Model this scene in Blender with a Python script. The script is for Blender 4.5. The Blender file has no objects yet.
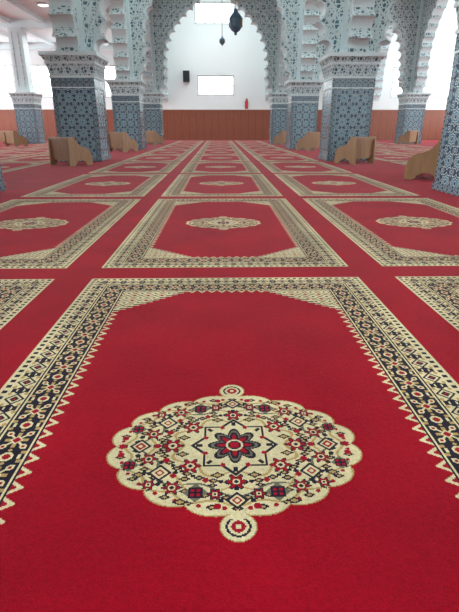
import bpy, math, random
import numpy as np
from mathutils import Vector, Matrix
S=0.7
random.seed(3)
scene=bpy.context.scene
scene.view_settings.view_transform='Standard'
COL=scene.collection

# ------------------------------------------------------------ node helpers
class NT:
    def __init__(s,name):
        s.mat=bpy.data.materials.new(name); s.mat.use_nodes=True
        s.t=s.mat.node_tree; s.b=s.t.nodes['Principled BSDF']
    def n(s,typ,**kw):
        x=s.t.nodes.new(typ)
        for k,v in kw.items(): setattr(x,k,v)
        return x
    def inp(s,sock,v):
        if isinstance(v,bpy.types.NodeSocket): s.t.links.new(v,sock)
        else: sock.default_value=v
    def m(s,op,a,b=0.0,c=0.0):
        x=s.n('ShaderNodeMath',operation=op)
        s.inp(x.inputs[0],a); s.inp(x.inputs[1],b); s.inp(x.inputs[2],c)
        return x.outputs[0]
    def mix(s,f,a,b,bt='MIX'):
        x=s.n('ShaderNodeMix',data_type='RGBA',blend_type=bt)
        s.inp(x.inputs[0],f); s.inp(x.inputs[6],a); s.inp(x.inputs[7],b)
        return x.outputs[2]
    def ramp(s,f,stops,interp='LINEAR'):
        x=s.n('ShaderNodeValToRGB'); cr=x.color_ramp; cr.interpolation=interp
        while len(cr.elements)<len(stops): cr.elements.new(0.5)
        for e,(p,c) in zip(cr.elements,stops): e.position=p; e.color=c
        s.inp(x.inputs[0],f); return x.outputs[0]
    def bump(s,h,st,d=0.01):
        x=s.n('ShaderNodeBump'); x.inputs['Strength'].default_value=st; x.inputs['Distance'].default_value=d
        s.inp(x.inputs['Height'],h); s.t.links.new(x.outputs[0],s.b.inputs['Normal'])
    def noise(s,vec,scale,detail=3):
        x=s.n('ShaderNodeTexNoise'); x.inputs['Scale'].default_value=scale; x.inputs['Detail'].default_value=detail
        if vec is not None: s.inp(x.inputs['Vector'],vec)
        return x.outputs[0]
def sr(r,g,b):
    f=lambda c:(c/255/12.92) if c/255<=0.04045 else ((c/255+0.055)/1.055)**2.4
    return (f(r),f(g),f(b),1)

def plain(name,c,rough=0.6,nscale=6,amt=0.12,metal=0.0):
    k=NT(name); tc=k.n('ShaderNodeTexCoord')
    nz=k.noise(tc.outputs['Object'],nscale)
    d=tuple(x*(1-amt*2) for x in c[:3])+(1,)
    k.inp(k.b.inputs['Base Color'],k.mix(nz,c,d)); k.b.inputs['Roughness'].default_value=rough
    k.b.inputs['Metallic'].default_value=metal
    return k.mat

# carpet
RED=sr(160,9,30)
def carpet_mat(name,attr):
    k=NT(name); geo=k.n('ShaderNodeNewGeometry'); pos=geo.outputs['Position']
    if attr:
        a=k.n('ShaderNodeAttribute'); a.attribute_name='knot'; base=a.outputs['Color']
    else:
        base=RED
    n1=k.noise(pos,2.6,6); n2=k.noise(pos,420,2); n3=k.noise(pos,90,2)
    v=k.m('ADD',k.m('MULTIPLY',n1,0.75),k.m('ADD',k.m('MULTIPLY',n2,0.9),k.m('MULTIPLY',n3,0.3)))
    v=k.m('SUBTRACT',v,0.10)
    vv=k.n('ShaderNodeCombineColor'); 
    for i in range(3): k.inp(vv.inputs[i],v)
    k.inp(k.b.inputs['Base Color'],k.mix(1.0,base,vv.outputs[0],'MULTIPLY'))
    k.b.inputs['Roughness'].default_value=0.95
    k.b.inputs['Specular IOR Level'].default_value=0.08
    k.b.inputs['Sheen Weight'].default_value=0.14
    k.b.inputs['Sheen Roughness'].default_value=0.4
    k.b.inputs['Sheen Tint'].default_value=(1,.7,.74,1)
    k.bump(k.m('ADD',n2,k.m('MULTIPLY',n3,0.6)),0.45,0.003)
    return k.mat
M_red=carpet_mat('red_wool_carpet',False)
M_rug=carpet_mat('knotted_wool_rug',True)

def uvxy(k,s):
    uv=k.n('ShaderNodeUVMap'); sep=k.n('ShaderNodeSeparateXYZ'); k.inp(sep.inputs[0],uv.outputs[0])
    return k.m('DIVIDE',sep.outputs[0],s),k.m('DIVIDE',sep.outputs[1],s),uv.outputs[0]
def starq(k,u,v):
    x=k.m('ABSOLUTE',k.m('SUBTRACT',k.m('FRACT',u),0.5)); y=k.m('ABSOLUTE',k.m('SUBTRACT',k.m('FRACT',v),0.5))
    sq=k.m('MAXIMUM',x,y); di=k.m('MULTIPLY',k.m('ADD',x,y),0.7071)
    return k.m('MINIMUM',sq,di), k.m('MAXIMUM',sq,di)
def zellige(name,cell,c1,c2,c3,white):
    k=NT(name); u,v,uv=uvxy(k,cell)
    q,o=starq(k,u,v); q2,o2=starq(k,k.m('ADD',u,0.5),k.m('ADD',v,0.5))
    a=k.ramp(q,[(0,c1),(0.08,white),(0.11,c2),(0.19,white),(0.225,c3),(0.30,white),(0.335,c1)],'CONSTANT')
    b=k.ramp(q2,[(0,c3),(0.05,white),(0.08,c1),(0.145,white),(0.175,c2)],'CONSTANT')
    f=k.m('LESS_THAN',q2,0.18)
    col=k.mix(f,a,b)
    nz=k.noise(uv,9,2); 
    k.inp(k.b.inputs['Base Color'],k.mix(k.m('MULTIPLY',nz,0.16),col,white))
    k.b.inputs['Roughness'].default_value=0.25
    k.bump(q,0.2,0.004)
    return k.mat
DB=sr(20,62,94); TB=sr(42,120,150); TG=sr(22,86,100); WH=sr(206,226,230)
M_zel=zellige('zellige_tile_mosaic',0.23,DB,TB,TG,WH)
M_zel2=zellige('zellige_tile_border',0.12,sr(14,38,58),sr(28,92,120),sr(16,52,66),sr(190,214,222))
def carved(name,cell,light,dark,mixamt=1.0):
    k=NT(name); u,v,uv=uvxy(k,cell)
    v2=k.m('MULTIPLY',v,0.72)
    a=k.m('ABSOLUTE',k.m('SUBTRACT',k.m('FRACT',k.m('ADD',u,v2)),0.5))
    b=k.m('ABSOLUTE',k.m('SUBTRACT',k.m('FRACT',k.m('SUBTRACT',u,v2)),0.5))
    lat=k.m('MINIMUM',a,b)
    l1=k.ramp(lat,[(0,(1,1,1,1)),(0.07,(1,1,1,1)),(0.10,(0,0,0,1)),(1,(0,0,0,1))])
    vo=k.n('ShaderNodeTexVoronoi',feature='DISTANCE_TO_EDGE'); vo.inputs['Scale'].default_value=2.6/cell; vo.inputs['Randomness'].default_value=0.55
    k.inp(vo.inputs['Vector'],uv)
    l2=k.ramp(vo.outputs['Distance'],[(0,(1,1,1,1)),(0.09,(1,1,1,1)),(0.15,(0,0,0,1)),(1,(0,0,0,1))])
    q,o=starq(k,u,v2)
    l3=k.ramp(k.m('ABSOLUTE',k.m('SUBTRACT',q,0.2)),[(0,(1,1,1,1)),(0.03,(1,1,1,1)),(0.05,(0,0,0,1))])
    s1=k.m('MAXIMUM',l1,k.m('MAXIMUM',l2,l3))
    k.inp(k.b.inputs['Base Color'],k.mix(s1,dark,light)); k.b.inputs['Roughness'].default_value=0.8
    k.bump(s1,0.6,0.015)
    return k.mat
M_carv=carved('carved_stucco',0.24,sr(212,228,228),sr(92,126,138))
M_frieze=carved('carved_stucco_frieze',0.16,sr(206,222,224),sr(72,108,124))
M_white=plain('white_plaster',sr(220,234,236),0.8,3,0.02)
M_wall=plain('wall_plaster',sr(240,246,246),0.85,2,0.01)
M_ceil=plain('ceiling_paint',sr(226,242,244),0.85,2,0.01)
M_dark=plain('black_plastic',sr(30,34,40),0.4)
M_frame=plain('painted_window_frame',sr(190,196,198),0.5)
M_brass=plain('aged_brass',sr(120,92,50),0.35,10,0.2,0.8)
M_lant=plain('blue_lantern_metal',sr(84,116,140),0.4,10,0.2,0.2)
M_ext=plain('extinguisher_red_enamel',sr(190,24,28),0.3)
def wood(name,c1,c2,plank=None):
    k=NT(name); tc=k.n('ShaderNodeTexCoord'); mp=k.n('ShaderNodeMapping'); mp.inputs['Scale'].default_value=(14,14,1.3)
    k.inp(mp.inputs[0],tc.outputs['Object'])
    n=k.noise(mp.outputs[0],2.0,5)
    col=k.mix(n,c1,c2)
    if plank:
        sp=k.n('ShaderNodeSeparateXYZ'); k.inp(sp.inputs[0],tc.outputs['Object'])
        f=k.m('FRACT',k.m('DIVIDE',sp.outputs[0],plank))
        ln=k.m('LESS_THAN',f,0.08)
        col=k.mix(k.m('MULTIPLY',ln,0.45),col,(0.12,0.03,0.015,1))
    k.inp(k.b.inputs['Base Color'],col); k.b.inputs['Roughness'].default_value=0.4
    return k.mat
M_dado=wood('red_brown_wood_paneling',sr(158,90,66),sr(120,66,48),0.42)
M_wood=wood('light_beech_wood',sr(182,146,108),sr(134,98,66))

# ------------------------------------------------------------ mesh helpers
class MB:
    """mesh builder with metric UVs and material slots"""
    def __init__(s): s.v=[];s.f=[];s.uv=[];s.mi=[]
    def face(s,pts,uvs,mi=0):
        b=len(s.v); s.v+= [tuple(p) for p in pts]; s.f.append(list(range(b,b+len(pts)))); s.uv+=uvs; s.mi.append(mi)
    def quad(s,a,b,c,d,mi=0):
        a,b,c,d=map(Vector,(a,b,c,d)); n=(b-a).cross(d-a)
        pts=[a,b,c,d]
        if abs(n.z)>max(abs(n.x),abs(n.y)): uv=[(p.x,p.y) for p in pts]
        elif abs(n.x)>abs(n.y): uv=[(p.y,p.z) for p in pts]
        else: uv=[(p.x,p.z) for p in pts]
        s.face(pts,uv,mi)
    def frust(s,cx,cy,z0,z1,w0,d0,w1,d1,mi=0,caps=True):
        r0=[(cx-w0,cy-d0,z0),(cx+w0,cy-d0,z0),(cx+w0,cy+d0,z0),(cx-w0,cy+d0,z0)]
        r1=[(cx-w1,cy-d1,z1),(cx+w1,cy-d1,z1),(cx+w1,cy+d1,z1),(cx-w1,cy+d1,z1)]
        for i in range(4):
            j=(i+1)%4; s.quad(r0[i],r0[j],r1[j],r1[i],mi)
        if caps:
            s.quad(*r1,mi); s.quad(*r0[::-1],mi)
    def box(s,x0,x1,y0,y1,z0,z1,mi=0):
        s.frust((x0+x1)/2,(y0+y1)/2,z0,z1,(x1-x0)/2,(y1-y0)/2,(x1-x0)/2,(y1-y0)/2,mi)
    def prism(s,poly,axis,t0,t1,mi=0):
        P=(lambda u,z,t:(u,t,z)) if axis=='x' else (lambda u,z,t:(t,u,z))
        uvs=[(u,z) for u,z in poly]
        s.face([P(u,z,t0) for u,z in poly],uvs,mi)
        s.face([P(u,z,t1) for u,z in poly][::-1],uvs[::-1],mi)
        L=0
        for i in range(len(poly)):
            a=poly[i];b=poly[(i+1)%len(poly)]; d=math.dist(a,b)
            s.face([P(*a,t0),P(*a,t1),P(*b,t1),P(*b,t0)],[(L,t0),(L,t1),(L+d,t1),(L+d,t0)],mi); L+=d
    def lathe(s,prof,cx,cy,n=16,mi=0):
        for (r0,z0),(r1,z1) in zip(prof,prof[1:]):
            for i in range(n):
                a=2*math.pi*i/n;b=2*math.pi*(i+1)/n
                s.face([(cx+r0*math.cos(a),cy+r0*math.sin(a),z0),(cx+r0*math.cos(b),cy+r0*math.sin(b),z0),
                        (cx+r1*math.cos(b),cy+r1*math.sin(b),z1),(cx+r1*math.cos(a),cy+r1*math.sin(a),z1)],[(0,0)]*4,mi)
    def obj(s,name,mats,loc=(0,0,0),rz=0,parent=None,recalc=True):
        me=bpy.data.meshes.new(name); me.from_pydata(s.v,[],s.f)
        l=me.uv_layers.new(name='UVMap'); l.data.foreach_set('uv',np.array(s.uv,dtype=np.float32).ravel())
        me.polygons.foreach_set('material_index',s.mi)
        for m in mats: me.materials.append(m)
        me.update()
        o=bpy.data.objects.new(name,me); COL.objects.link(o); o.location=loc; o.rotation_euler=(0,0,rz)
        if parent: o.parent=parent
        return o

# ------------------------------------------------------------ rug pattern
PAL=np.array([RED[:3],sr(222,204,160)[:3],sr(34,30,44)[:3],sr(184,152,96)[:3],sr(160,16,36)[:3],sr(112,106,90)[:3]],dtype=np.float32)
def rugimg(F):
    W,L=264,504
    gx=(np.arange(W*F)+.5)/F-.5; gy=(np.arange(L*F)+.5)/F-.5
    i,j=np.meshgrid(gx,gy,indexing='xy')
    di=np.minimum(i,W-1-i); dj=np.minimum(j,L-1-j); e=np.minimum(di,dj)
    E=np.floor(e+.5)
    vert=di<=dj
    s=np.where(vert,np.abs(j-(L-1)/2),np.abs(i-(W-1)/2))
    C=np.zeros(i.shape,int)  # 0 red 1 cream 2 navy-black 3 tan 4 rose red 5 grey-olive
    def put(mask,c): C[mask]=c
    put(E<=1,1); m=(E>=2)&(E<=4); put(m,1); put(m&((s//3)%2==0),2); put(E==5,1)
    # band A
    mA=(E>=6)&(E<=17); t=np.abs(e-11.5); ss=np.abs(((s+9)%18)-9); d=ss+t
    put(mA,1)
    put(mA&(d>4.4)&(d<6.0),2); put(mA&(d<2.6),2); put(mA&(d<1.5),4)
    put(mA&(ss>6)&(t<1.3),2); put(mA&(ss>7)&(np.abs(t-4)<1.2),2); put(mA&(np.hypot(ss-5.5,t-4.6)<1.3),3)
    put(mA&(np.abs(np.hypot(ss-9,t)-3.0)<0.55),2)
    put((E==18),2); put(E==19,1)
    # band B
    mB=(E>=20)&(E<=35); t=np.abs(e-27.5); ss=np.abs(((s+12)%24)-12); d=ss+t
    put(mB,2)
    put(mB&(np.abs(ss-t)<1.0)&(np.maximum(ss,t)<6.5)&(np.maximum(ss,t)>1.5),1)
    put(mB&(np.minimum(ss,t)<0.8)&(np.maximum(ss,t)<5.5),3)
    put(mB&(d<3.4),1); put(mB&(d<2.2),4); put(mB&(np.hypot(ss-4.8,t-4.8)<1.7),1); put(mB&(np.hypot(ss-4.8,t-4.8)<0.9),4)
    put(mB&(np.hypot(ss-12,t)<3.1),1); put(mB&(np.hypot(ss-12,t)<1.8),4); put(mB&(np.abs(ss-9)<0.9)&(t>5.4),3); put(mB&(ss>10.7)&(t>4.8)&(t<6.4),1)
    put(mB&(np.abs(ss-7.5)+t<1.2),3)
    put(E==36,1); put((E==37),2)
    # sawtooth edge
    tri=np.abs((s%9)-4.5)
    mz=(e>=37.5)&(e<=44)&((e-37.5)<6.0-tri*1.5); put(mz,1)
    put(mz&((e-37.5)<3.0-tri*1.5),4)
    # chamfered corners
    a=di-37.5;b=dj-37.5
    mc0=(a>=0)&(b>=0)
    st=np.floor(a/5)*5/58+b/50
    mc=mc0&(st<1.0)
    put(mc,1)
    p=np.abs(((a+6)%12)-6)+np.abs(((b+6)%12)-6)
    put(mc&(p>5.4)&(p<6.8),5); put(mc&(p<2.4),4); put(mc&(p>10),2); put(mc&(p>=3.2)&(p<4),3)
    put(mc0&(st>=0.88)&(st<1.0),1)
    put(mc0&(st>=0.93)&(st<0.97),2)
    # medallion
    cyM=(L-1)/2-6
    mx=np.abs(i-(W-1)/2); my=np.abs(j-cyM)
    rr=((mx/59.5)**2.2+(my/43.5)**2.2)**(1/2.2); th=np.arctan2(my/43.5,mx/59.5)
    bound=0.895+0.08*np.abs(np.sin(8*th))**0.6+0.022*np.cos(4*th)
    med=rr<bound
    put(med,3); put(rr<bound-0.012,1); med2=rr<bound-0.022
    x,y=mx,my
    def blob(cx,cy,r,kind):
        dx=np.abs(x-cx);dy=np.abs(y-cy);q=np.hypot(dx,dy);dm=dx+dy
        if kind=='flower':
            ang=np.arctan2(y-cy,x-cx); rad=r*(0.74+0.26*np.cos(6*ang))
            put(med2&(q<rad+0.8),2); put(med2&(q<rad),4); put(med2&(q<r*0.42),1); put(med2&(q<r*0.22),2)
        if kind=='dia':
            put(med2&(dm<r),2); put(med2&(dm<r-1.6),1); put(med2&(dm<r-2.8),4); put(med2&(dm<1.2),1)
            for s4 in ((r+1.5,0),(0,r+1.5)):
                put(med2&(np.hypot(dx-s4[0],dy-s4[1])<1.1),2)
        if kind=='sq':
            put(med2&(dm<r*1.3),5); put(med2&(np.maximum(dx,dy)<r*.8),2); put(med2&(np.maximum(dx,dy)<r*.55)&((np.minimum(dx,dy)>0.5)),4)
        if kind=='dot': put(med2&(q<r),4)
        if kind=='leaf':
            put(med2&(dx*0.6+dy<r),2); put(med2&(dx*0.6+dy<r-0.9),3)
    put(med2&(np.abs(rr-(0.83+0.03*np.cos(16*th)))<0.012),3)
    put(med2&(np.abs(rr-(0.68+0.06*np.cos(8*th)))<0.012),5)
    put(med2&(np.abs(rr-(0.68-0.06*np.cos(8*th)))<0.011),3)
    put(med2&(np.abs(rr-(0.45+0.05*np.cos(8*th+math.pi)))<0.014),3)
    for nn in range(0,17):
        tt=nn*math.pi/32
        for rad in (0.56,0.76,0.89):
            cx,cy=59.5*rad*math.cos(tt),43.5*rad*math.sin(tt)
            if (nn+int(rad*100))%2: blob(cx,cy,1.6,'leaf')
            else: put(med2&(np.hypot(x-cx,y-cy)<1.0),2 if rad<.8 else 4)
    for (cx,cy,r,kd) in [(29,0,4.8,'flower'),(0,24,4.2,'flower'),(20,14,4.4,'flower'),(44,0,5.5,'dia'),(0,34.5,5,'dia'),
        (33,18,5.2,'dia'),(17,30,4,'sq'),(39,9,3.6,'flower'),(47,13,3.2,'sq'),(27,27,3.6,'flower'),(9,31,2.8,'flower'),(37,25,2.6,'flower'),(52,6,1.6,'dot'),(52.5,0,1.8,'dot'),
        (24,6,2.0,'leaf'),(8,20,2.0,'leaf'),(13,23,1.4,'dot'),(27,20,1.4,'dot'),(42,19,2,'leaf'),(23,35,2.0,'leaf'),(8,37.5,1.6,'dot'),(34.5,4.5,1.6,'leaf'),(31,10,1.5,'dot'),(10,26,1.4,'leaf'),(22,22,1.8,'leaf'),(36,0,1.5,'dot')]:
        blob(cx,cy,r,kd)
    # centre star
    q=np.hypot(x,y); st8=np.minimum(np.maximum(x,y),(x+y)*0.7071)
    put(st8<14.5,2); put(st8<13.3,1)
    ang=np.arctan2(y,x)
    put((q<12.6*(0.6+0.4*np.abs(np.cos(4*ang)))),2)
    put((q<11.0*(0.55+0.45*np.abs(np.cos(4*ang))))&(q>5.5),5)
    put((q<9.6*(0.5+0.5*np.abs(np.cos(4*ang))))&(q>5.5),2)
    put(q<8.0*(0.72+0.28*np.cos(8*ang)),4); put(q<4,1); put(q<3.1,2); put(q<2.2,4)
    put((q>15)&(q<18.0)&(np.abs(np.sin(4*ang))<0.22),2)
    put((q>13.5)&(q<16.0)&(np.abs(np.cos(4*ang))<0.3),4)
    # finials
    q=np.hypot(x,y-47.5); put(q<7,3); put(q<6.5,1); put(q<4.9,2); put(q<3.9,1); put(q<2.8,4); put(q<1.2,1)
    put((np.abs(x)<3)&(np.abs(y-42)<2),1)
    return PAL[C]
RW,RL=1.887*S,3.6*S
def rugmesh(name,im):
    ny,nx,_=im.shape
    X,Y=np.meshgrid(np.linspace(-RW/2,RW/2,nx+1),np.linspace(-RL/2,RL/2,ny+1),indexing='xy')
    co=np.stack([X,Y,np.zeros_like(X)],-1).reshape(-1,3).astype(np.float32)
    I,J=np.meshgrid(np.arange(nx),np.arange(ny),indexing='xy')
    v0=(J*(nx+1)+I).ravel()
    idx=np.stack([v0,v0+1,v0+nx+2,v0+nx+1],-1).astype(np.int32)
    me=bpy.data.meshes.new(name); n=nx*ny
    me.vertices.add(len(co)); me.vertices.foreach_set('co',co.ravel())
    me.loops.add(n*4); me.loops.foreach_set('vertex_index',idx.ravel())
    me.polygons.add(n); me.polygons.foreach_set('loop_start',np.arange(0,n*4,4,dtype=np.int32))
    me.update(calc_edges=True)
    at=me.attributes.new('knot','FLOAT_COLOR','FACE')
    at.data.foreach_set('color',np.concatenate([im.reshape(-1,3),np.ones((n,1),np.float32)],1).astype(np.float32).ravel())
    me.materials.append(M_rug); me.validate()
    return me
im2=rugimg(2)
hi=rugmesh('prayer_rug_fine',im2)
mid_=rugmesh('prayer_rug_medium',im2.reshape(504,2,264,2,3).mean((1,3)))
lo=rugmesh('prayer_rug_coarse',im2.reshape(168,6,88,6,3).mean((1,3)))
XC=0.045
for bay in (-8.2,0,8.3):
    for c in (-1,0,1):
        for k in range(-1,10):
            if bay and k<1: continue
            me=lo
            if bay==0 and k<=1: me=mid_
            if bay==0 and k in (0,) : me=hi
            o=bpy.data.objects.new('prayer_rug',me); COL.objects.link(o)
            o.location=((XC+bay+c*2.15)*S,(1.316+3.866*k)*S,0.0015)

# ------------------------------------------------------------ shell
XL,XR,YB,YW=-22,22,-10,40.4
HN,HLft=11.0,6.5
b=MB(); b.box(XL*S,XR*S,YB*S,(YW+.3)*S,-0.1,0); b.obj('floor',[M_red])
LX,RX=-4.27,4.02; OL,OR=-12.1,12.5
b=MB(); b.box(-4.3*S,XR*S,YB*S,(YW+.3)*S,HN*S,HN*S+0.1); b.obj('ceiling',[M_ceil])
b=MB(); b.box(XL*S,-4.3*S,YB*S,(YW+.3)*S,HLft*S+0.3,HLft*S+0.4)
xx=-20.8
while xx<-4.9:
    b.box(xx*S,(xx+.3)*S,YB*S,YW*S,HLft*S+.16,HLft*S+0.3); xx+=2.05
for r in (YW-.3,32.1,23.88,15.66,7.45):
    b.box(XL*S,-4.5*S,(r-.3)*S,(r+.3)*S,HLft*S,HLft*S+.31)
b.obj('ceiling_left_aisle',[M_ceil])
def wall(name,axis,t0,t1,u0,u1,z1,holes,mats):
    us=sorted({u0,u1}|{h[0] for h in holes}|{h[1] for h in holes}); zs=sorted({0,z1}|{h[2] for h in holes}|{h[3] for h in holes})
    b=MB()
    for a,c in zip(us,us[1:]):
        for p,q in zip(zs,zs[1:]):
            mu,mz=(a+c)/2,(p+q)/2
            if any(h[0]<mu<h[1] and h[2]<mz<h[3] for h in holes): continue
            if axis=='x': b.box(a*S,c*S,t0*S,t1*S,p*S,q*S)
            else: b.box(t0*S,t1*S,a*S,c*S,p*S,q*S)
    return b.obj(name,mats)
far=[(-1.65,1.25,3.36,4.8),(-1.75,1.25,8.3,9.75)]
for c0,c1 in ((-21.3,-19.1),(-18.3,-16.0),(-15.35,-12.75),(-11.9,-9.7),(-9.0,-6.6)): far.append((c0,c1,3.2,5.5))
for c in (6.6,9.6,15.0,18.5): far.append((c-1.1,c+1.1,3.2,5.4))
wall('wall_far','x',YW,YW+.3,XL,XR,HN,far,[M_wall])
sy=(10,18.5,26.5,34)
wall('wall_left','y',XL-.3,XL,YB,YW,HLft+.6,[(y0,y0+5.0,1.6,6.2) for y0 in sy],[M_wall])
wall('wall_right','y',XR,XR+.3,YB,YW,HN,[(y0,y0+5.0,1.6,9.0) for y0 in sy],[M_wall])
wall('wall_back','x',YB-.3,YB,XL,XR,HN,[(a-1.3,a+1.3,3.4,7.0) for a in (-2.1,2.1,8.3,15)],[M_wall])
for n,h in enumerate(far):
    b=MB(); x0,x1,z0,z1=[q*S for q in h]; y=(YW+.08)*S; f=0.06
    b.box(x0,x0+f,y-.03,y+.03,z0,z1); b.box(x1-f,x1,y-.03,y+.03,z0,z1); b.box(x0,x1,y-.03,y+.03,z0,z0+f); b.box(x0,x1,y-.03,y+.03,z1-f,z1)
    for t in (1/4,2/4,3/4): b.box(x0+(x1-x0)*t-.02,x0+(x1-x0)*t+.02,y-.02,y+.02,z0+f,z1-f)
    b.box(x0+f,x1-f,y-.02,y+.02,(z0+z1)/2-.02,(z0+z1)/2+.02)
    b.obj('window_%d'%(n+1),[M_frame])
b=MB(); b.box(XL*S,XR*S,(YW-.08)*S,YW*S,0,2.2*S); b.box(XL*S,XR*S,(YW-.14)*S,YW*S,2.2*S,2.3*S); b.box(XL*S,XR*S,(YW-.14)*S,YW*S,0,0.16*S)
b.obj('trim_wood_dado_far',[M_dado])

# ------------------------------------------------------------ columns
ROWS=[7.45,15.66,23.88,32.1]
T0,T1=2.34,3.0
def column(cx,cy,top,plain_=False):
    b=MB(); w=.62*S; x,y=cx*S,cy*S
    b.frust(x,y,0,.12*S,w*1.05,w*1.05,w*1.05,w*1.05,1)
    b.frust(x,y,.12*S,T0*S,w,w,w,w,0,False)
    e_=.008; bw=.15*S
    for sx in (-1,1):
        for sy in (-1,1):
            x0=x+sx*(w+e_); y0=y+sy*(w+e_)
            b.box(min(x0,x0-sx*bw),max(x0,x0-sx*bw),min(y0,y0-sy*bw),max(y0,y0-sy*bw),.12*S,T0*S,1)
    b.frust(x,y,(T0-.24)*S,T0*S,w+.012,w+.012,w+.012,w+.012,1)
    b.frust(x,y,(T0-.27)*S,(T0-.24)*S,w+.016,w+.016,w+.016,w+.016,3)
    # capital
    b.frust(x,y,T0*S,(T0+.06)*S,w+.03,w+.03,w+.03,w+.03,3)
    b.frust(x,y,(T0+.06)*S,(T0+.36)*S,w+.01,w+.01,w+.05,w+.05,2)
    b.frust(x,y,(T0+.36)*S,(T0+.42)*S,w+.07,w+.07,w+.07,w+.07,3)
    b.frust(x,y,(T0+.42)*S,(T0+.56)*S,w+.05,w+.05,w+.12,w+.12,2)
    b.frust(x,y,(T0+.56)*S,T1*S,w+.14,w+.14,w+.14,w+.14,3)
    # pier above
    p=.40*S
    b.frust(x,y,T1*S,(T1+.12)*S,p+.05,p+.05,p+.02,p+.02,3)
    b.frust(x,y,(T1+.12)*S,top*S,p,p,p,p,3)
    for sg in (-1,1):
        b.box(x-p*.55,x-p*.42,y+sg*(p+.008)-.012,y+sg*(p+.008)+.012,(T1+.3)*S,(top-.2)*S,2)
        b.box(x+p*.42,x+p*.55,y+sg*(p+.008)-.012,y+sg*(p+.008)+.012,(T1+.3)*S,(top-.2)*S,2)
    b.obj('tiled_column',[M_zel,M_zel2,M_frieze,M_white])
for r in ROWS:
    column(LX,r,HN); column(RX+(.32 if r<8 else 0),r,HN); column(OL,r,HLft); column(OR,r,HN)

# ------------------------------------------------------------ scalloped arches
ctrl=[(3.45,3.0),(3.08,3.25),(2.98,3.9),(2.98,4.7),(2.88,5.45),(2.55,6.25),(2.0,6.95),(1.32,7.55),(.62,8.05),(0,8.4)]
def arch_curve(half):
    k=half/3.5; P=[(-x*k,z) for x,z in ctrl]
    dense=[]
    for n in range(len(P)-1):
        p0=P[max(n-1,0)];p1=P[n];p2=P[n+1];p3=P[min(n+2,len(P)-1)]
        for q in range(20):
            t=q/20
            dense.append(tuple(0.5*((2*p1[d])+(-p0[d]+p2[d])*t+(2*p0[d]-5*p1[d]+4*p2[d]-p3[d])*t*t+(-p0[d]+3*p1[d]-3*p2[d]+p3[d])*t**3) for d in (0,1)))
    dense.append(P[-1])
    cum=[0]
    for a,c in zip(dense,dense[1:]): cum.append(cum[-1]+math.dist(a,c))
    N=13; cus=[]
    for n in range(N+1):
        d=cum[-1]*n/N
        for m in range(len(cum)-1):
            if cum[m]<=d<=cum[m+1]+1e-9:
                t=(d-cum[m])/max(cum[m+1]-cum[m],1e-9); cus.append(tuple(dense[m][z]*(1-t)+dense[m+1][z]*t for z in (0,1))); break
    pts=[];nor=[]
    for a,c in zip(cus,cus[1:]):
        dx,dz=c[0]-a[0],c[1]-a[1]; l=math.hypot(dx,dz); nx,nz=-dz/l,dx/l
        for q in range(9):
            t=q/9; dep=.22*max(math.sin(math.pi*t),0)**.65
            pts.append((a[0]+dx*t+nx*dep,a[1]+dz*t+nz*dep)); nor.append((nx,nz))
    pts.append(cus[-1]); nor.append((0,1))
    full=pts+[(-x,z) for x,z in pts[::-1][1:]]; fn=nor+[(-x,z) for x,z in nor[::-1][1:]]
    return full,fn
def arch(axis,c0,c1,fix,top,th=.27):
    half=(c1-c0)/2-.62; mid=(c0+c1)/2
    cur,nor=arch_curve(half)
    b=MB()
    poly=[(c0-0*.1,T1)]+[(mid+x,max(z,T1)) for x,z in cur]+[(c1,T1),(c1,top),(c0,top)]
    poly=[(u*S,z*S) for u,z in poly]
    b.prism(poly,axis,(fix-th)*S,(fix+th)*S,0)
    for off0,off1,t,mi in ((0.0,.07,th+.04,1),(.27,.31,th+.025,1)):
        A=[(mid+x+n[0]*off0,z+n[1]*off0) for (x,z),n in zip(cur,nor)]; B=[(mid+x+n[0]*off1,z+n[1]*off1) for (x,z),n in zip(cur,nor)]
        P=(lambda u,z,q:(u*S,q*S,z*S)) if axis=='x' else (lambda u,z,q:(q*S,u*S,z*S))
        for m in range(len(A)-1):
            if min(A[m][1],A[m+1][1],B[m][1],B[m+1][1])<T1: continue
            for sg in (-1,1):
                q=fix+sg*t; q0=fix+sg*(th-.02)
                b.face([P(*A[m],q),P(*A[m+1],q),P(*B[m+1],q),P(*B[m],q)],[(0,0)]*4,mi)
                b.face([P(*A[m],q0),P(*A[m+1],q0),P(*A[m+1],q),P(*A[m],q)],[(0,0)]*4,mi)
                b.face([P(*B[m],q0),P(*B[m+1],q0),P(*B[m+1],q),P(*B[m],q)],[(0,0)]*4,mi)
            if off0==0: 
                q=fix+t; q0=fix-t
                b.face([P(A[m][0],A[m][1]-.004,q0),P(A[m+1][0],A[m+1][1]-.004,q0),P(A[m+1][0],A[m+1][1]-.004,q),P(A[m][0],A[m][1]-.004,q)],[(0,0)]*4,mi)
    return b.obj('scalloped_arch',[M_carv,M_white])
for r in ROWS:
    arch('x',LX,RX,r,HN)
    arch('x',RX,OR,r,HN)
ys=ROWS+[YW+.6]
for a_,c_ in zip(ys,ys[1:]):
    arch('y',a_,min(c_,YW),LX,HN); arch('y',a_,min(c_,YW),RX,HN); arch('y',a_,min(c_,YW),OR,HN)

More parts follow.
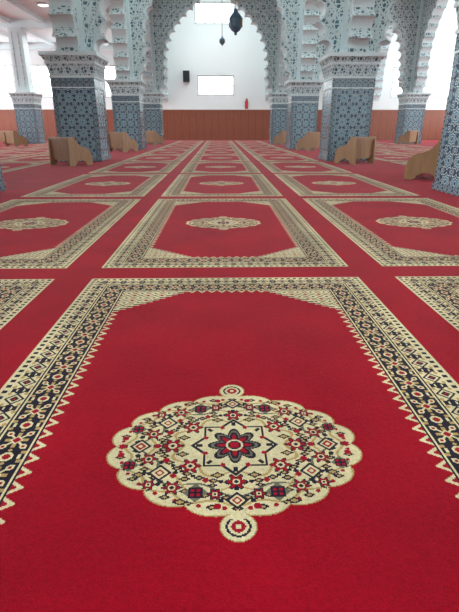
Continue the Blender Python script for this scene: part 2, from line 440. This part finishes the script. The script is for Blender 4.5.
# ------------------------------------------------------------ wooden floor chairs
def chair(cx,cy,rz,sc=1.0):
    b=MB(); w=.36*sc; H=.56*sc; D=.56*sc; t=.035
    prof=[(0,0),(0.02,H*.96),(0.05,H),(0.15,H)]
    for q in range(1,11):
        a=q/10; prof.append((0.15+(D*.62-.15)*a, H-(H*.34)*math.sin(a*math.pi/2)**.9))
    for q in range(1,8):
        a=q/7*math.pi/2; prof.append((D*.62+D*.38*math.sin(a), H*.66-(H*.40)*(1-math.cos(a))))
    prof+=[(D,.0),(D*.8,.0)]
    for q in range(0,9):
        a=q/8*math.pi; prof.append((D*.5+D*.24*math.cos(a),.02+.08*math.sin(a)))
    prof+=[(D*.22,0)]
    for sx in (-1,1):
        b.prism(prof,'y',sx*w-(t if sx>0 else 0),sx*w+(0 if sx>0 else t),0)
    n=7
    for q in range(n):
        x0=-w+t+(2*w-2*t)*q/n; x1=x0+(2*w-2*t)/n
        y0=.06+.03*math.sin(math.pi*(q+.5)/n)*-1
        b.face([(x0,y0+.02,.1),(x1,y0+.02,.1),(x1,y0,H*.97),(x0,y0,H*.97)],[(0,0)]*4)
        b.face([(x0,y0+.045,.1),(x1,y0+.045,.1),(x1,y0+.025,H*.97),(x0,y0+.025,H*.97)],[(0,0)]*4)
        b.face([(x0,y0,H*.97),(x1,y0,H*.97),(x1,y0+.025,H*.97),(x0,y0+.025,H*.97)],[(0,0)]*4)
    b.box(-w+t,w-t,.03,.08,H*.90,H*.99); b.box(-w+t,w-t,.05,D*.9,.16,.19)
    b.box(-w+t,w-t,D*.86,D*.9,.10,.20); b.box(-w+t,w-t,.28,.31,.12,.17)
    b.obj('wooden_floor_chair',[M_wood],(cx*S,cy*S,0),rz)
R=math.radians
chair(-4.4,13.4,R(-38),.93); chair(4.25,13.9,R(38),.93); chair(-4.4,20.9,R(-38)); chair(4.4,21.6,R(38))
chair(-4.2,29.2,R(-40)); chair(4.2,29.2,R(40)); chair(4.75,9.7,R(58)); chair(-11.6,27.3,R(-40)); chair(12.0,29.8,R(40))
chair(-13.2,30.0,R(-25))

# ------------------------------------------------------------ lanterns, speakers
def lantern(cx,cy,zc,ht,top):
    b=MB(); x,y=cx*S,cy*S; z=zc*S; r=ht*.26
    b.lathe([(0,z-ht*.5),(r*.25,z-ht*.47),(r*.2,z-ht*.4),(r*.65,z-ht*.33),(r,z-ht*.2),(r*1.05,z+ht*.08),(r*1.15,z+ht*.1),(r*.85,z+ht*.22),(r*.4,z+ht*.34),(r*.3,z+ht*.4),(r*.35,z+ht*.43),(.0,z+ht*.5)],x,y,8,0)
    for q in range(8):
        a=2*math.pi*q/8
        b.box(x+r*1.02*math.cos(a)-.015,x+r*1.02*math.cos(a)+.015,y+r*1.02*math.sin(a)-.015,y+r*1.02*math.sin(a)+.015,z-ht*.2,z+ht*.1,1)
    b.lathe([(.012,z+ht*.45),(.012,top*S)],x,y,6,1)
    b.obj('hanging_lantern',[M_lant,M_brass])
lantern(.88,26,5.8,.82,HN)
lantern(.28,34,6.2,.42,HN)
b=MB(); b.box(-2.75*S,-2.25*S,(YW-.3)*S,YW*S,4.3*S,5.1*S); b.box(-2.68*S,-2.32*S,(YW-.33)*S,(YW-.3)*S,4.4*S,5.0*S); b.obj('wall_loudspeaker',[M_dark])
b=MB(); x,y,z=2.25*S,(YW-.25)*S,2.35*S
b.lathe([(0,z),(.085,z),(.09,z+.03),(.09,z+.38),(.06,z+.45),(.03,z+.47),(.03,z+.5),(0,z+.5)],x,y,14,0)
b.box(x-.05,x+.05,y-.02,y+.02,z+.50,z+.54,1); b.box(x+.04,x+.07,y-.015,y+.015,z+.2,z+.52,1); b.box(x-.04,x+.04,y+.06,YW*S,z+.2,z+.3,1)
b.obj('fire_extinguisher',[M_ext,M_dark])
# round ceiling lamps in the left aisle
k=NT('lamp_diffuser'); k.b.inputs['Base Color'].default_value=(1,1,1,1); k.b.inputs['Emission Color'].default_value=(1,1,1,1); k.b.inputs['Emission Strength'].default_value=2.5
for (x,y) in ((-9.0,28),(-15.5,28),(-9.0,36.2),(-15.5,36.2),(-9,20),(-15.5,20)):
    b=MB(); z=(HLft*S+.30)
    b.lathe([(0,z-.07),(.12,z-.065),(.19,z-.04)],x*S,y*S,20,0); b.lathe([(.19,z-.05),(.23,z-.04),(.23,z)],x*S,y*S,20,1)
    b.obj('round_ceiling_lamp',[k.mat,M_frame])

# ------------------------------------------------------------ light
w=bpy.data.worlds.new('World'); scene.world=w; w.use_nodes=True
bg=w.node_tree.nodes['Background']; bg.inputs[0].default_value=(0.91,0.98,1,1); bg.inputs[1].default_value=7.5
def area(x,y,z,sx,sy,p,rot=(0,0,0)):  # added fill light under the ceilings to brighten the hall, no fixture modelled
    l=bpy.data.lights.new('fill_light','AREA'); l.shape='RECTANGLE'; l.size=sx; l.size_y=sy; l.energy=p; l.color=(.95,.99,1)
    o=bpy.data.objects.new('fill_light',l); COL.objects.link(o); o.location=(x*S,y*S,z*S); o.rotation_euler=rot
area(0,10,10.8,4,4,75); area(0,20,10.8,4,5,130); area(0,36,10.8,4,3,170)
area(8.5,20,10.8,4,8,160); area(-9,20,6.2,3,8,100); area(-9,34,6.2,3,4,130)
area(-17,34,6.2,3,4,120)

# ------------------------------------------------------------ camera
cam=bpy.data.cameras.new('camera'); co=bpy.data.objects.new('camera',cam); COL.objects.link(co)
cam.sensor_fit='VERTICAL'; cam.sensor_height=36; cam.lens=460/612*36; cam.clip_end=200; cam.clip_start=.02
co.location=(0,0,S)
pitch=math.atan(179/460); yaw=math.atan(9.5/(460*math.cos(pitch)+0))*1.0
co.rotation_euler=(math.pi/2-pitch,0,-yaw)
scene.camera=co
